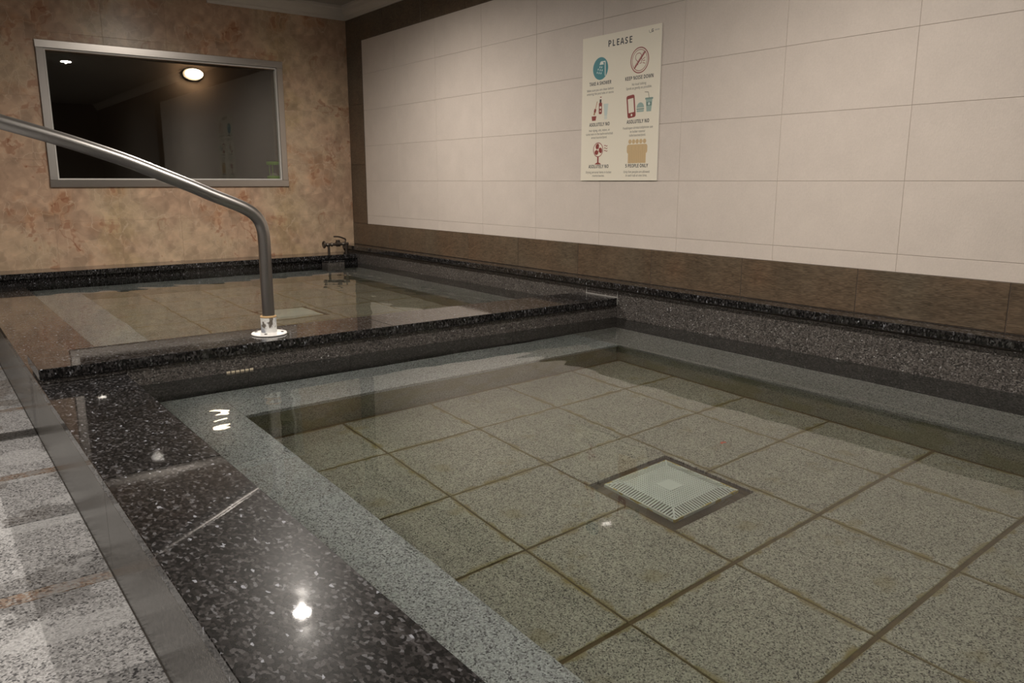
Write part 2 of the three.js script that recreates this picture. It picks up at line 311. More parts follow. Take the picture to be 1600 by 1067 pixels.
{ // window: stainless frame, dark pane
  const w = structure('window_1', 'wide dark window in a brushed stainless steel frame', 'window');
  const X0 = 0.868, X1 = 2.692, Y0 = 0.93, Y1 = 1.968, f = 0.054, z0 = WZ - 0.03, z1 = WZ + 0.016;
  const bar = (x0, x1, y0, y1, turn) => { const g = box(x0, x1, y0, y1, z0, z1, 0.002, 0.06); if (turn) { const uv = g.attributes.uv; for (let i = 0; i < uv.count; i++) uv.setXY(i, uv.getY(i), uv.getX(i)); } mesh('frame_bar', g, mSteel, w); };
  bar(X0, X1, Y1 - f, Y1); bar(X0, X1, Y0, Y0 + f);
  bar(X0 + 0.003, X0 + f, Y0 + f, Y1 - f, true); bar(X1 - f, X1 - 0.003, Y0 + f, Y1 - f, true);
  const bx0 = X0 + f, bx1 = X1 - f, by0 = Y0 + f, by1 = Y1 - f, b = 0.011;
  for (const r of [[bx0, bx1, by1 - b, by1], [bx0, bx1, by0, by0 + b], [bx0, bx0 + b, by0 + b, by1 - b], [bx1 - b, bx1, by0 + b, by1 - b]]) mesh('glazing_bead', box(...r, z0, WZ + 0.004, 0.001), mLampRing, w);
  for (const [z, m] of [[WZ - 0.012, mGlassClear], [WZ - 0.026, mGlass]]) mesh('pane', box(bx0 + 0.002, bx1 - 0.002, by0 + 0.002, by1 - 0.002, z - 0.0005, z, 0.0001), m, w);
}
{ // dark room behind the window
  const s = structure('wall_sauna', 'dark timber lined room seen through the window', 'room');
  const x0 = 0.2, x1 = 3.4, y0 = 0.3, y1 = 2.3, z0 = -8.8, z1 = WZ - 0.145;
  mesh('end_wall', box(x0, x1, y0, y1, z0 - 0.1, z0, 0.002), mSauna, s);
  mesh('side_wall', box(x0 - 0.1, x0, y0, y1, z0, z1, 0.002), mSauna, s); mesh('side_wall', box(x1, x1 + 0.1, y0, y1, z0, z1, 0.002), mSauna, s);
  mesh('room_floor', box(x0, x1, y0 - 0.1, y0, z0, z1, 0.002), mSauna, s); mesh('room_ceiling', box(x0, x1, y1, y1 + 0.1, z0, z1, 0.002), mSauna, s);
}
{ // walkway of granite slabs with reddish strips
  const f = structure('floor', 'wet grey granite slab walkway with reddish brown strips', 'floor');
  mesh('bed', box(LX, 0.31, -0.5, -0.004, WZ, FZ, 0.002), mGroutDark, f);
  mesh('bed', box(0.3, WX, -0.5, -0.004, 0.62, FZ, 0.002), mGroutDark, f);
  const slab = (x0, x1, z0, z1, m, s, name) => { const g = onFloor(panelGeometry(x0 + 0.0015, x1 - 0.0015, -z1 + 0.0015, -z0 - 0.0015, 0.02, 0.0015)); g.translate(0, -0.02, 0); mesh(name, metreUV(g, s, R(), R()), m, f); };
  const xs = [0.3045, -0.45, -1.2, -1.95, -2.7, LX];
  for (let k = -5; k <= 4; k++) {
    const zs = -2.07 - 0.93 * k;     // a strip, then two slabs towards +z
    if (zs + 0.93 < WZ || zs > FZ) continue;
    const a = Math.max(WZ, zs - 0.025), b = zs + 0.03, m = zs + 0.455, c = Math.min(FZ, zs + 0.905);
    for (let i = 0; i + 1 < xs.length; i++) {
      if (b > WZ) slab(xs[i + 1], xs[i], a, b, mRedStrip, 0.5, 'strip');
      const p = Math.max(b, WZ);
      if (m > p) slab(xs[i + 1], xs[i], p, Math.min(m, FZ), mPave, 1, 'paving_slab');
      if (c > Math.max(m, WZ)) slab(xs[i + 1], xs[i], Math.max(m, WZ), c, mPave, 1, 'paving_slab');
    }
  }
  for (let x = 0.304; x < WX - 0.1; x += 0.75) for (let z = 0.625; z < FZ - 0.1; z += 0.7) slab(x, Math.min(WX, x + 0.75), z, Math.min(FZ, z + 0.7), mPave, 1, 'paving_slab');
}

// ---------------------------------------------------------------- pools
const CX0 = 0.304, CX1 = 0.592, FACE = 3.2, CURB = 0.255, BENCH = -0.087, DEEP = -0.4, NEAR_END = 0.3;
const DZ0 = -3.51, DZ1 = -3.185, DF0 = -3.49, DF1 = -3.2, BACK = -6.49;
{ // outer kerb
  const k = thing('pool_kerb', 'low polished dark granite kerb between the walkway and the two pools', 'kerb');
  mesh('core', box(CX0 + 0.021, CX1 - 0.021, -0.5, CURB - 0.031, WZ + 0.002, 0.6, 0.002), mMortar, k);
  const zs = [BACK + 0.0, -5.0, -3.35, -2.06, -0.85, 0.6];
  for (let i = 0; i + 1 < zs.length; i++) {
    const a = zs[i] + 0.0006, b = zs[i + 1] - 0.0006;
    mesh('top_slab', box(CX0, CX1, CURB - 0.03, CURB, a, b, 0.0018, 0.9), mDark, k);
    mesh('outer_panel', box(CX0 + 0.0005, CX0 + 0.02, -0.02, CURB - 0.0305, a, b, 0.0008, 0.9), mHoned, k);
    mesh('inner_panel', box(CX1 - 0.02, CX1 - 0.0005, -0.45, CURB - 0.0305, a, b, 0.0008, 0.9), mDark, k);
  }
}
{
  const k = thing('pool_kerb', 'polished dark granite kerb closing the end of the near pool', 'kerb');
  mesh('core', box(CX1, WX - 0.006, -0.5, CURB - 0.03, NEAR_END + 0.02, 0.6, 0.002), mMortar, k);
  mesh('top_slab', box(CX1 + 0.001, WX - 0.006, CURB - 0.03, CURB, NEAR_END, 0.6, 0.002, 0.9), mDark, k);
  mesh('inner_panel', box(CX1 + 0.001, WX - 0.006, -0.45, CURB - 0.031, NEAR_END + 0.001, NEAR_END + 0.02, 0.001, 0.9), mDark, k);
}
{ // divider between the pools
  const d = thing('divider_wall', 'raised dark granite divider between the two pools carrying the handrail', 'wall');
  mesh('core', merge([box(CX1 + 0.001, FACE, -0.5, 0.273, DF0 + 0.02, DF1 - 0.02, 0.002), box(CX0 + 0.03, CX1 + 0.001, CURB + 0.0005, 0.273, DF0 + 0.02, DF1 - 0.02, 0.002)]), mMortar, d);
  const cx = [CX0 + 0.001, 1.74, FACE - 0.002];
  for (let i = 0; i + 1 < cx.length; i++) mesh('coping_slab', box(cx[i] + 0.0004, cx[i + 1] - 0.0004, 0.274, 0.314, DZ0, DZ1, 0.0022, 0.9), mDark, d);
  const fx = [CX1 + 0.001, 1.055, 1.52, 1.985, 2.45, 2.915, FACE];
  for (const [z0, z1] of [[DF1 - 0.02, DF1], [DF0, DF0 + 0.02]]) {
    mesh('face_panel', box(CX0 + 0.012, CX1, CURB + 0.0005, 0.2735, z0, z1, 0.0008, 0.7), mFlamed, d);
    const wl = z1 === DF1 ? 0.2 : 0.25;
    for (let i = 0; i + 1 < fx.length; i++) { mesh('face_panel', box(fx[i] + 0.0007, fx[i + 1] - 0.0007, wl, 0.2735, z0, z1, 0.0004, 0.7), mFlamed, d); mesh('submerged_panel', box(fx[i] + 0.0007, fx[i + 1] - 0.0007, -0.45, wl - 0.0004, z0, z1, 0.0004, 0.7), mWet, d); }
  }
  mesh('end_panel', box(CX0 + 0.012, CX0 + 0.03, CURB + 0.0005, 0.2735, DF0 + 0.0205, DF1 - 0.0205, 0.0006, 0.7), mFlamed, d);
  const mSlot = std({ color: new THREE.Color().setRGB(0.62, 0.54, 0.4), roughness: 0.6 });
  for (let i = 0; i < 6; i++) mesh('overflow_tab', box(0.966 + i * 0.0192, 0.981 + i * 0.0192, 0.198, 0.2065, DF1, DF1 + 0.004, 0.0008), mSlot, d);
}
{ // coping along the tiled wall
  const l = thing('pool_ledge', 'narrow dark granite ledge with coping along the foot of the tiled wall', 'ledge');
  const zc = [WZ + 0.002, -5.45, -3.98, -2.45, -0.93, NEAR_END - 0.001];
  for (let i = 0; i + 1 < zc.length; i++) mesh('coping_slab', box(3.178, WX - 0.0035, 0.366, 0.4015, zc[i] + 0.0005, zc[i + 1] - 0.0005, 0.002, 0.9), mDark, l);
  mesh('mortar_bed', box(3.208, WX - 0.004, 0.355, 0.366, WZ + 0.002, NEAR_END, 0.0005), mMortar, l);
  const zf = [WZ + 0.002, -6.16, -5.25, -4.34, -3.443, -2.55, -1.66, -0.77, NEAR_END - 0.001];
  for (let i = 0; i + 1 < zf.length; i++) {
    const wl = zf[i] < -3.6 ? 0.25 : 0.2;
    mesh('face_panel', box(FACE, WX - 0.005, wl, 0.355, zf[i] + 0.0005, zf[i + 1] - 0.0005, 0.0004, 0.7), mFlamed, l);
    mesh('submerged_panel', box(FACE, WX - 0.005, -0.5, wl - 0.0004, zf[i] + 0.0005, zf[i + 1] - 0.0005, 0.0004, 0.7), mWet, l);
  }
  const mCaulk = std({ color: new THREE.Color().setRGB(0.3, 0.29, 0.27), roughness: 0.6 });
  mesh('sealant', merge([box(FACE - 0.004, FACE, 0.314, 0.319, DZ0 + 0.06, DZ1, 0.001), box(FACE - 0.003, FACE + 0.001, 0.314, 0.353, -3.446, -3.441, 0.001), box(FACE - 0.003, FACE + 0.001, 0.274, 0.353, DZ1, DZ1 + 0.004, 0.001)]), mCaulk, l);
}
{ // ledge under the marble wall
  const l = thing('pool_ledge', 'dark granite ledge along the foot of the marble wall', 'ledge');
  const xc = [CX0, 1.7, FACE - 0.024];
  for (let i = 0; i + 1 < xc.length; i++) mesh('coping_slab', box(xc[i] + 0.0005, xc[i + 1] - 0.0005, 0.297, 0.336, WZ + 0.003, -6.462, 0.002, 0.9), mDark, l);
  const xf = [CX0 + 0.01, 1.1, 1.75, 2.4, FACE];
  for (let i = 0; i + 1 < xf.length; i++) mesh('face_panel', box(xf[i] + 0.0005, xf[i + 1] - 0.0005, xf[i] < CX1 ? CURB : -0.5, 0.2965, WZ + 0.003, BACK, 0.0008, 0.7), mDark, l);
  mesh('face_panel', box(CX1, 1.1, -0.5, CURB - 0.0005, WZ + 0.003, BACK - 0.0005, 0.0008, 0.7), mDark, l);
}
const DRAIN = [1.725, 2.11, -1.828, -1.445], DRAIN2 = [1.71, 2.09, -5.05, -4.67];
function basin(label, z0, z1, bl, br, bb, bf, tileX, tileZ, wide, hole) {
  const p = structure('pool_basin', label, 'pool');
  mesh('bed', box(CX1 - 0.001, FACE + 0.001, -0.6, DEEP - 0.05, z0, z1, 0.001), mSump, p);
  for (const r of rectMinus([CX1 - 0.001, FACE + 0.001, z0, z1], [hole[0], hole[1], hole[2], hole[3]])) mesh('joint_bed', box(r[0], r[1], DEEP - 0.051, DEEP - 0.004, r[2], r[3], 0.0005, 0.4), mPoolJoint, p);
  // benches: left, right, back and, in the far pool, front
  const seat = (name, x0, x1, a, b, o) => {
    mesh('seat_slab', box(x0 + 0.0008, x1 - 0.0008, BENCH - 0.035, BENCH, a + 0.0008, b - 0.0008, 0.0015, 0.8), name === 'right' ? mBenchGrey : mBench, p);
    mesh('riser', box(x0 + (o[0] || 0.001), x1 - (o[1] || 0.001), DEEP - 0.004, BENCH - 0.0355, a + (o[2] || 0.001), b - (o[3] || 0.001), 0.001, 0.8), mRiser, p);
  };
  seat('left', CX1, bl, z0, z1, [0, 0.012, 0, 0]);
  seat('right', br, FACE, z0, z1, [0.012, 0, 0, 0]);
  seat('back', bl, br, z0, bb, [0, 0, 0, 0.012]);
  if (bf < z1) seat('front', bl, br, bf, z1, [0, 0, 0.012, 0]);
  for (let i = 0; i + 1 < tileX.length; i++) for (let j = 0; j + 1 < tileZ.length; j++) {
    const wa = wide(tileZ[j]) / 2, wb = wide(tileZ[j + 1]) / 2;
    const full = [tileX[i] + 0.003, tileX[i + 1] - 0.003, tileZ[j] + wa, tileZ[j + 1] - wb], flip = R() < 0.5, turn = R() < 0.5;
    const h = 0.002 * (R() - 0.5);
    const parts = rectMinus(full, hole).map((r) => {
      const g = onFloor(panelGeometry(r[0], r[1], -r[3], -r[2], 0.02 + h, 0.0012)); g.translate(0, DEEP - 0.02, 0);
      const P = g.attributes.position, uv = new Float32Array(P.count * 2);
      for (let q = 0; q < P.count; q++) { let u = (P.getX(q) - full[0]) / (full[1] - full[0]), v = (P.getZ(q) - full[2]) / (full[3] - full[2]); if (flip) u = 1 - u; if (turn) [u, v] = [v, u]; uv[2 * q] = u; uv[2 * q + 1] = v; }
      g.setAttribute('uv', new THREE.BufferAttribute(uv, 2)); return g;
    });
    if (parts.length) mesh('floor_tile', merge(parts), mPoolTile[Math.floor(R() * 3)], p);
  }
}
{
  const tx = [0.915, 1.3065, 1.719, 2.1315, 2.544, 2.874], tz = [-2.84, -2.465, -2.047, -1.64, -1.226, -0.811, -0.398, 0.015, NEAR_END];
  basin('near pool basin of pale granite floor tiles with a bench on three sides', DF1, NEAR_END, 0.915, 2.875, -2.845, 9, tx, tz, (z) => (z > -1.3 && z < 0.2 ? 0.013 : 0.007), DRAIN);
  const tz2 = [-6.16, -5.75, -5.34, -4.93, -4.52, -4.11, -3.82];
  basin('far pool basin of pale granite with a bench all round', BACK, DF0, 0.905, 2.87, -6.16, -3.82, tx, tz2, () => 0.004, DRAIN2);
}
function water(label, x0, x1, z0, z1, level, height) {
  const step = 0.016, nx = Math.ceil((x1 - x0) / step), nz = Math.ceil((z1 - z0) / step), P = [], N = [], I = [], e = 0.004;
  for (let j = 0; j <= nz; j++) for (let i = 0; i <= nx; i++) {
    const x = lerp(x0, x1, i / nx), z = lerp(z0, z1, j / nz), h = height(x, z);
    P.push(x, level + h, z);
    const n = new THREE.Vector3(-(height(x + e, z) - height(x - e, z)) / (2 * e), 1, -(height(x, z + e) - height(x, z - e)) / (2 * e)).normalize();
    N.push(n.x, n.y, n.z);
  }
  for (let j = 0; j < nz; j++) for (let i = 0; i < nx; i++) { const a = j * (nx + 1) + i, b = a + nx + 1; I.push(a, b, a + 1, a + 1, b, b + 1); }
  const bottom = DEEP - 0.045, quad = (a, b, c, d, n) => { const k = P.length / 3; for (const q of [a, b, c, d]) { P.push(...q); N.push(...n); } I.push(k, k + 1, k + 2, k, k + 2, k + 3); };
  const strip = (pts, n) => { for (let q = 0; q + 1 < pts.length; q++) { const [a, b] = [pts[q], pts[q + 1]]; quad([a[0], bottom, a[2]], [b[0], bottom, b[2]], b, a, n); } };
  const at = (i, j) => { const k = 3 * (j * (nx + 1) + i); return [P[k], P[k + 1], P[k + 2]]; };
  const run = (n, f) => Array.from({ length: n + 1 }, (_, q) => f(q));
  strip(run(nx, (q) => at(q, nz)), [0, 0, 1]); strip(run(nx, (q) => at(nx - q, 0)), [0, 0, -1]);
  strip(run(nz, (q) => at(nx, nz - q)), [1, 0, 0]); strip(run(nz, (q) => at(0, q)), [-1, 0, 0]);
  quad([x0, bottom, z0], [x1, bottom, z0], [x1, bottom, z1], [x0, bottom, z1], [0, -1, 0]);
  const g = new THREE.BufferGeometry();
  g.setAttribute('position', new THREE.Float32BufferAttribute(P, 3)); g.setAttribute('normal', new THREE.Float32BufferAttribute(N, 3)); g.setIndex(I);
  const m = mesh(numbered('pool_water'), g, mWater); m.userData = { label, category: 'water', kind: 'stuff' };
  return m;
}
const wave = (seed, lengths, amps) => {
  const r = rng(seed), w = lengths.map((l, i) => { const a = r() * Math.PI * 2, k = 2 * Math.PI / l; return [Math.cos(a) * k, Math.sin(a) * k, r() * 6.28, amps[i]]; });
  return (x, z) => { let h = 0; for (const [a, b, p, m] of w) h += m * Math.sin(a * x + b * z + p); return h; };
};
{
  const base = wave(5, [0.9, 0.62, 0.47, 0.33, 0.27, 0.19], [0.0004, 0.0003, 0.00018, 0.0001, 0.00006, 0.00004]), rough = wave(9, [0.2, 0.16, 0.13, 0.11, 0.09], [0.0003, 0.0003, 0.00025, 0.0002, 0.00012]);
  water('still clear water of the near pool over the square floor tiles', CX1 - 0.002, FACE + 0.002, DF1 - 0.002, NEAR_END + 0.002, 0.2, (x, z) => base(x, z) + rough(x, z) * (Math.exp(-(((x - 2.15) / 0.45) ** 2 + ((z + 2.85) / 0.3) ** 2)) + 0.8 * Math.exp(-(((x - 0.75) / 0.25) ** 2 + ((z + 2.75) / 0.3) ** 2))));
  const far = wave(15, [0.8, 0.5, 0.37, 0.26, 0.2, 0.16, 0.12], [0.0006, 0.0005, 0.0003, 0.00022, 0.00016, 0.00012, 0.00006]);
  water('rippled water of the far pool below the window', CX1 - 0.002, FACE + 0.002, BACK - 0.002, DF0 + 0.002, 0.25, far);
}
{ // drain covers
  const make = (label, cx, cz) => {
    const t = thing('drain_cover', label, 'drain cover', [cx, DEEP - 0.012, cz], { group: 'pool drain covers' });
    const s = 0.156, rim = [];
    const B = (x0, x1, y0, y1, z0, z1) => box(x0, x1, y0, y1, z0, z1, 0.0006, 0.3);
    rim.push(B(-s, s, 0, 0.02, -s, -s + 0.006), B(-s, s, 0, 0.02, s - 0.006, s), B(-s, -s + 0.006, 0, 0.02, -s + 0.006, s - 0.006), B(s - 0.006, s, 0, 0.02, -s + 0.006, s - 0.006));
    mesh('rim', merge(rim), mGrateRim, t);
    const inner = 0.108, lift = 0.034, ribs = [], n = 26;
    const plain = (w, h, d) => metreUV(new THREE.BoxGeometry(w, h, d).toNonIndexed(), 0.3);
    const slope = Math.atan2(lift - 0.018, s - 0.006 - inner), len = Math.hypot(lift - 0.018, s - 0.006 - inner);
    for (let side = 0; side < 4; side++) for (let i = 0; i < n; i++) {
      const o = lerp(-s + 0.012, s - 0.012, i / (n - 1)), over = Math.max(0, Math.abs(o) - inner), l = len * (1 - over / (s - 0.006 - inner));
      if (l < 0.006) continue;
      const g = plain(0.0062, 0.004, l); g.rotateX(slope);
      const mid = s - 0.006 - Math.cos(slope) * l / 2; g.translate(o, 0.018 + Math.sin(slope) * l / 2, mid);
      g.rotateY(side * Math.PI / 2); ribs.push(g);
    }
    for (const [a, b] of [[1, 1], [1, -1], [-1, 1], [-1, -1]]) { const g = plain(0.006, 0.005, len * 1.35); g.rotateX(slope * 0.74); g.translate(0, 0.026, 0); g.rotateY(Math.atan2(a, b)); g.translate(a * (s + inner) / 2, 0, b * (s + inner) / 2); ribs.push(g); }
    const rb = mesh('sloping_slats', merge(ribs), mGrate, t); rb.name = 'slatted_border'; rb.userData.kind = 'stuff';
    const grid = [], m = 23;
    for (let i = 0; i < m; i++) { const o = lerp(-inner, inner, i / (m - 1)); let g = plain(0.0052, 0.004, inner * 2 + 0.004); g.translate(o, lift, 0); grid.push(g); g = plain(inner * 2 + 0.004, 0.0038, 0.0052); g.translate(0, lift, o); grid.push(g); }
    const gr = mesh('grid', merge(grid), mGrate, t); gr.userData.kind = 'stuff';
    mesh('centre_plate', metreUV(blockGeometry(-0.033, 0.033, lift - 0.004, lift + 0.004, -0.033, 0.033, 0.001), 0.3), mGrate, t);
    return t;
  };
  make('square white slatted drain cover in a rust brown recess of the near pool floor', 1.92, -1.638);
  make('pale square drain cover on the floor of the far pool behind the handrail', 1.9, -4.86);
}
{ // small red scrap on the pool floor
  const s = new THREE.Shape(); [[0, 0], [0.012, 0.004], [0.022, -0.003], [0.026, 0.008], [0.013, 0.014], [0.002, 0.011]].forEach(([x, y], i) => (i ? s.lineTo(x, y) : s.moveTo(x, y)));
  const g = new THREE.ExtrudeGeometry(s, { depth: 0.002, bevelEnabled: true, bevelSize: 0.0008, bevelThickness: 0.0006, bevelSegments: 1 }); g.rotateX(-Math.PI / 2);
  const m = mesh('red_scrap', g, std({ color: new THREE.Color().setRGB(0.6, 0.1, 0.06), roughness: 0.6 })); m.position.set(2.35, DEEP + 0.002, -1.76);
  m.userData = { label: 'tiny red scrap lying on a near pool floor tile', category: 'scrap' };
}

// ---------------------------------------------------------------- handrail
{
  const px = 1.207, pz = -3.342, base = 0.314, t = thing('handrail', 'bent stainless steel tube handrail standing on the granite divider', 'handrail', [px, base, pz]);
  const pts = [[1.209, 0.33], [1.209, 0.45], [1.209, 0.6], [1.21, 0.72], [1.207, 0.77], [1.195, 0.808], [1.172, 0.838], [1.14, 0.86], [1.1, 0.8795], [1.0, 0.9215], [0.929, 0.954], [0.82, 1.0], [0.7, 1.05], [0.6, 1.086], [0.491, 1.122], [0.299, 1.179], [0.1, 1.235], [-0.15, 1.29], [-0.35, 1.325], [-0.47, 1.32], [-0.54, 1.27], [-0.56, 1.18], [-0.56, 0.9], [-0.56, 0.4], [-0.56, 0.03]];
  const curve = new THREE.CatmullRomCurve3(pts.map(([x, y]) => new THREE.Vector3(x - px, y - base, 0)), false, 'centripetal');
  mesh('tube', new THREE.TubeGeometry(curve, 320, 0.026, 48, false), mRail, t);
  const crust = (() => { const n = fbm(5, 4, 161), m = fbm(12, 3, 163); return std({ map: texture(512, (u, v, o) => { const a = n(u, v), b = sstep(0.6, 0.72, m(u, v)); o[0] = lerp(lerp(0.3, 0.78, sstep(0.35, 0.6, a)), 0.14, b); o[1] = lerp(lerp(0.32, 0.78, sstep(0.35, 0.6, a)), 0.12, b); o[2] = lerp(lerp(0.36, 0.77, sstep(0.35, 0.6, a)), 0.1, b); }), roughness: 0.7, metalness: 0.15 }); })();
  const lathe = (p, seg = 40) => new THREE.LatheGeometry(p.map(([x, y]) => new THREE.Vector2(x, y)), seg);
  const sleeve = mesh('sleeve', lathe([[0.0262, 0.079], [0.0325, 0.079], [0.0335, 0.076], [0.0335, 0.009], [0.04, 0.004], [0.0262, 0.004]]), crust, t); sleeve.userData.label = 'crusted whitish mounting sleeve';
  const ring = mesh('rust_ring', lathe([[0.0262, 0.084], [0.0335, 0.083], [0.035, 0.079], [0.0335, 0.0755], [0.0262, 0.0765]]), std({ color: new THREE.Color().setRGB(0.5, 0.33, 0.16), roughness: 0.8 }), t); ring.userData.label = 'rusty sealing ring';
  const fl = mesh('flange', lathe([[0.0262, 0], [0.073, 0], [0.076, 0.003], [0.074, 0.008], [0.04, 0.011], [0.0262, 0.011]]), std({ color: new THREE.Color().setRGB(0.85, 0.83, 0.8), roughness: 0.5 }), t); fl.userData.label = 'white round base flange';
  for (let i = 0; i < 4; i++) { const g = new THREE.CylinderGeometry(0.0055, 0.0062, 0.004, 12); g.translate(Math.cos(i * 1.571 + 0.6) * 0.057, 0.011, Math.sin(i * 1.571 + 0.6) * 0.057); mesh('screw', g, mRail, fl); }
  const foot = mesh('foot_flange', lathe([[0.0262, 0], [0.07, 0], [0.072, 0.006], [0.0262, 0.01]]), mRail, t); foot.position.set(-0.56 - px, -base, 0);
}

// ---------------------------------------------------------------- notice on the tiled wall
{
  const W = 1024, H = 1361, c = document.createElement('canvas'); c.width = W; c.height = H;
  const x = c.getContext('2d'), ink = '#23262b', red = '#8e3b36', teal = '#3f8a93', tan = '#cfb48a', sage = '#9db3ac';
  x.fillStyle = '#eee7d6'; x.fillRect(0, 0, W, H);
  const text = (s, u, v, px, colour = ink, weight = '', squeeze = 1) => { x.save(); x.translate(u * W, v * H); x.scale(squeeze, 1); x.fillStyle = colour; x.font = `${weight} ${px}px sans-serif`; x.textAlign = 'center'; x.textBaseline = 'middle'; x.fillText(s, 0, 0); x.restore(); };
  const disc = (a, b, r, f) => { x.fillStyle = f; x.beginPath(); x.arc(a, b, r, 0, 7); x.fill(); };
  const stroke = (pts, w, col) => { x.strokeStyle = col; x.lineWidth = w; x.lineCap = x.lineJoin = 'round'; x.beginPath(); pts.forEach((p, i) => (i ? x.lineTo(...p) : x.moveTo(...p))); x.stroke(); };
  const rr = (a, b, w, h, r, f) => { x.fillStyle = f; x.beginPath(); x.roundRect(a, b, w, h, r); x.fill(); };
  x.save(); x.translate(0.5 * W, 0.066 * H); let off = -138; x.fillStyle = ink; x.font = 'bold 80px sans-serif'; x.textBaseline = 'middle'; x.textAlign = 'center'; for (const ch of 'PLEASE') { x.fillText(ch, off, 0); off += 55; } x.restore();
  x.strokeStyle = '#555'; x.lineWidth = 3; x.beginPath(); x.arc(0.87 * W, 0.034 * H, 17, 0.5, 3.6); x.stroke(); text('G', 0.893, 0.034, 40, '#222', 'bold'); text('sauna', 0.945, 0.033, 20, '#888');
  const head = (s, u, v) => text(s, u, v, 46, ink, 'bold', 0.86), small = (lines, u, v) => lines.forEach((s, i) => text(s, u, v + i * 0.0245, 29, '#45423e', '', 0.9));
  { // shower
    const a = 0.25 * W, b = 0.222 * H; disc(a, b, 104, teal);
    x.fillStyle = '#e8efe9'; x.beginPath(); x.moveTo(a - 14, b - 34); x.lineTo(a + 44, b - 34); x.lineTo(a + 34, b - 58); x.quadraticCurveTo(a + 15, b - 74, a - 4, b - 58); x.closePath(); x.fill();
    stroke([[a + 30, b - 60], [a + 62, b - 60], [a + 66, b + 68]], 10, '#e8efe9');
    for (const [p, q] of [[-8, -14], [16, -10], [-32, 6], [-4, 14], [22, 18], [-44, 34], [-18, 40], [8, 44]]) { x.fillStyle = '#cfe3e4'; x.beginPath(); x.ellipse(a + p, b + q, 6, 10, 0.3, 0, 7); x.fill(); }
    head('TAKE A SHOWER', 0.25, 0.322); small(['Make sure you are clean before', 'entering the pool tubs or sauna'], 0.25, 0.366);
  }
  { // quiet
    const a = 0.75 * W, b = 0.208 * H; x.strokeStyle = red; x.lineWidth = 9; x.beginPath(); x.arc(a, b, 110, 0, 7); x.stroke(); x.lineWidth = 5; x.beginPath(); x.arc(a, b, 92, 0, 7); x.stroke();
    stroke([[a - 62, b + 66], [a + 64, b - 66]], 14, red); stroke([[a - 60, b + 48], [a + 50, b - 68]], 4, red);
    x.strokeStyle = red; x.lineWidth = 5; x.beginPath(); x.moveTo(a - 20, b + 40); x.lineTo(a - 20, b + 10); x.bezierCurveTo(a - 70, b - 10, a - 60, b - 66, a - 8, b - 62); x.bezierCurveTo(a + 24, b - 60, a + 22, b - 26, a + 22, b - 16); x.lineTo(a + 32, b + 2); x.lineTo(a + 20, b + 6); x.lineTo(a + 22, b + 26); x.lineTo(a + 2, b + 30); x.stroke();
    for (const k of [-1, 0, 1]) stroke([[a + 40, b + 10 + k * 16], [a + 66, b + 8 + k * 26]], 5, red);
    head('KEEP NOISE DOWN', 0.75, 0.318); small(['No loud talking', 'Speak as gently as possible.'], 0.75, 0.36);
  }
  { // toiletries
    const a = 0.25 * W, b = 0.5 * H;
    x.save(); x.translate(a - 62, b + 10); x.rotate(0.32); rr(-6, -90, 9, 80, 4, '#b98a6a'); rr(-16, -16, 28, 34, 6, red); rr(-12, 18, 20, 26, 3, '#a98058'); x.restore();
    x.fillStyle = red; x.beginPath(); x.moveTo(a - 112, b + 62); x.lineTo(a - 44, b + 62); x.lineTo(a - 54, b + 104); x.lineTo(a - 104, b + 104); x.fill();
    rr(a - 12, b - 62, 44, 108, 14, red); rr(a - 2, b - 92, 24, 30, 4, '#3a2b2a'); disc(a + 10, b - 16, 13, '#eee7d6'); disc(a + 10, b + 18, 8, '#eee7d6'); rr(a + 2, b - 116, 22, 8, 4, red);
    x.fillStyle = '#c9d6d2'; x.beginPath(); x.moveTo(a + 54, b - 46); x.lineTo(a + 118, b - 46); x.lineTo(a + 104, b + 66); x.lineTo(a + 68, b + 66); x.fill(); rr(a + 66, b + 68, 40, 30, 5, '#d8dcd4');
    head('ASOLUTELY NO', 0.25, 0.605); small(['Hair dying, oils, lotion, or', 'sunscreen in the bathrooms/tub', 'areas/saunas/pool.'], 0.25, 0.646);
  }
  { // phone, food, drink
    const a = 0.75 * W, b = 0.5 * H;
    x.save(); x.translate(a - 92, b + 4); x.rotate(-0.12); rr(-52, -102, 104, 204, 20, red); rr(-36, -72, 72, 128, 4, '#eee7d6'); disc(0, 78, 11, '#eee7d6'); x.restore();
    x.fillStyle = sage; x.beginPath(); x.arc(a + 26, b + 22, 46, Math.PI, 0); x.fill(); rr(a - 22, b + 28, 96, 12, 6, '#7f9890'); rr(a - 20, b + 44, 92, 16, 8, sage);
    x.fillStyle = sage; x.beginPath(); x.moveTo(a + 92, b - 44); x.lineTo(a + 172, b - 44); x.lineTo(a + 160, b + 62); x.lineTo(a + 104, b + 62); x.fill(); rr(a + 84, b - 60, 96, 16, 5, '#7f9890'); rr(a + 100, b - 22, 64, 34, 3, '#6f8a83'); disc(a + 132, b - 6, 13, '#cdd9d3');
    stroke([[a + 132, b - 60], [a + 120, b - 108], [a + 78, b - 112]], 6, '#8c8578');
    head('ASOLUTELY NO', 0.75, 0.605); small(['Food/open drinks/cellphone use', 'in locker rooms/', 'tubs/saunas/pool.'], 0.75, 0.646);
  }
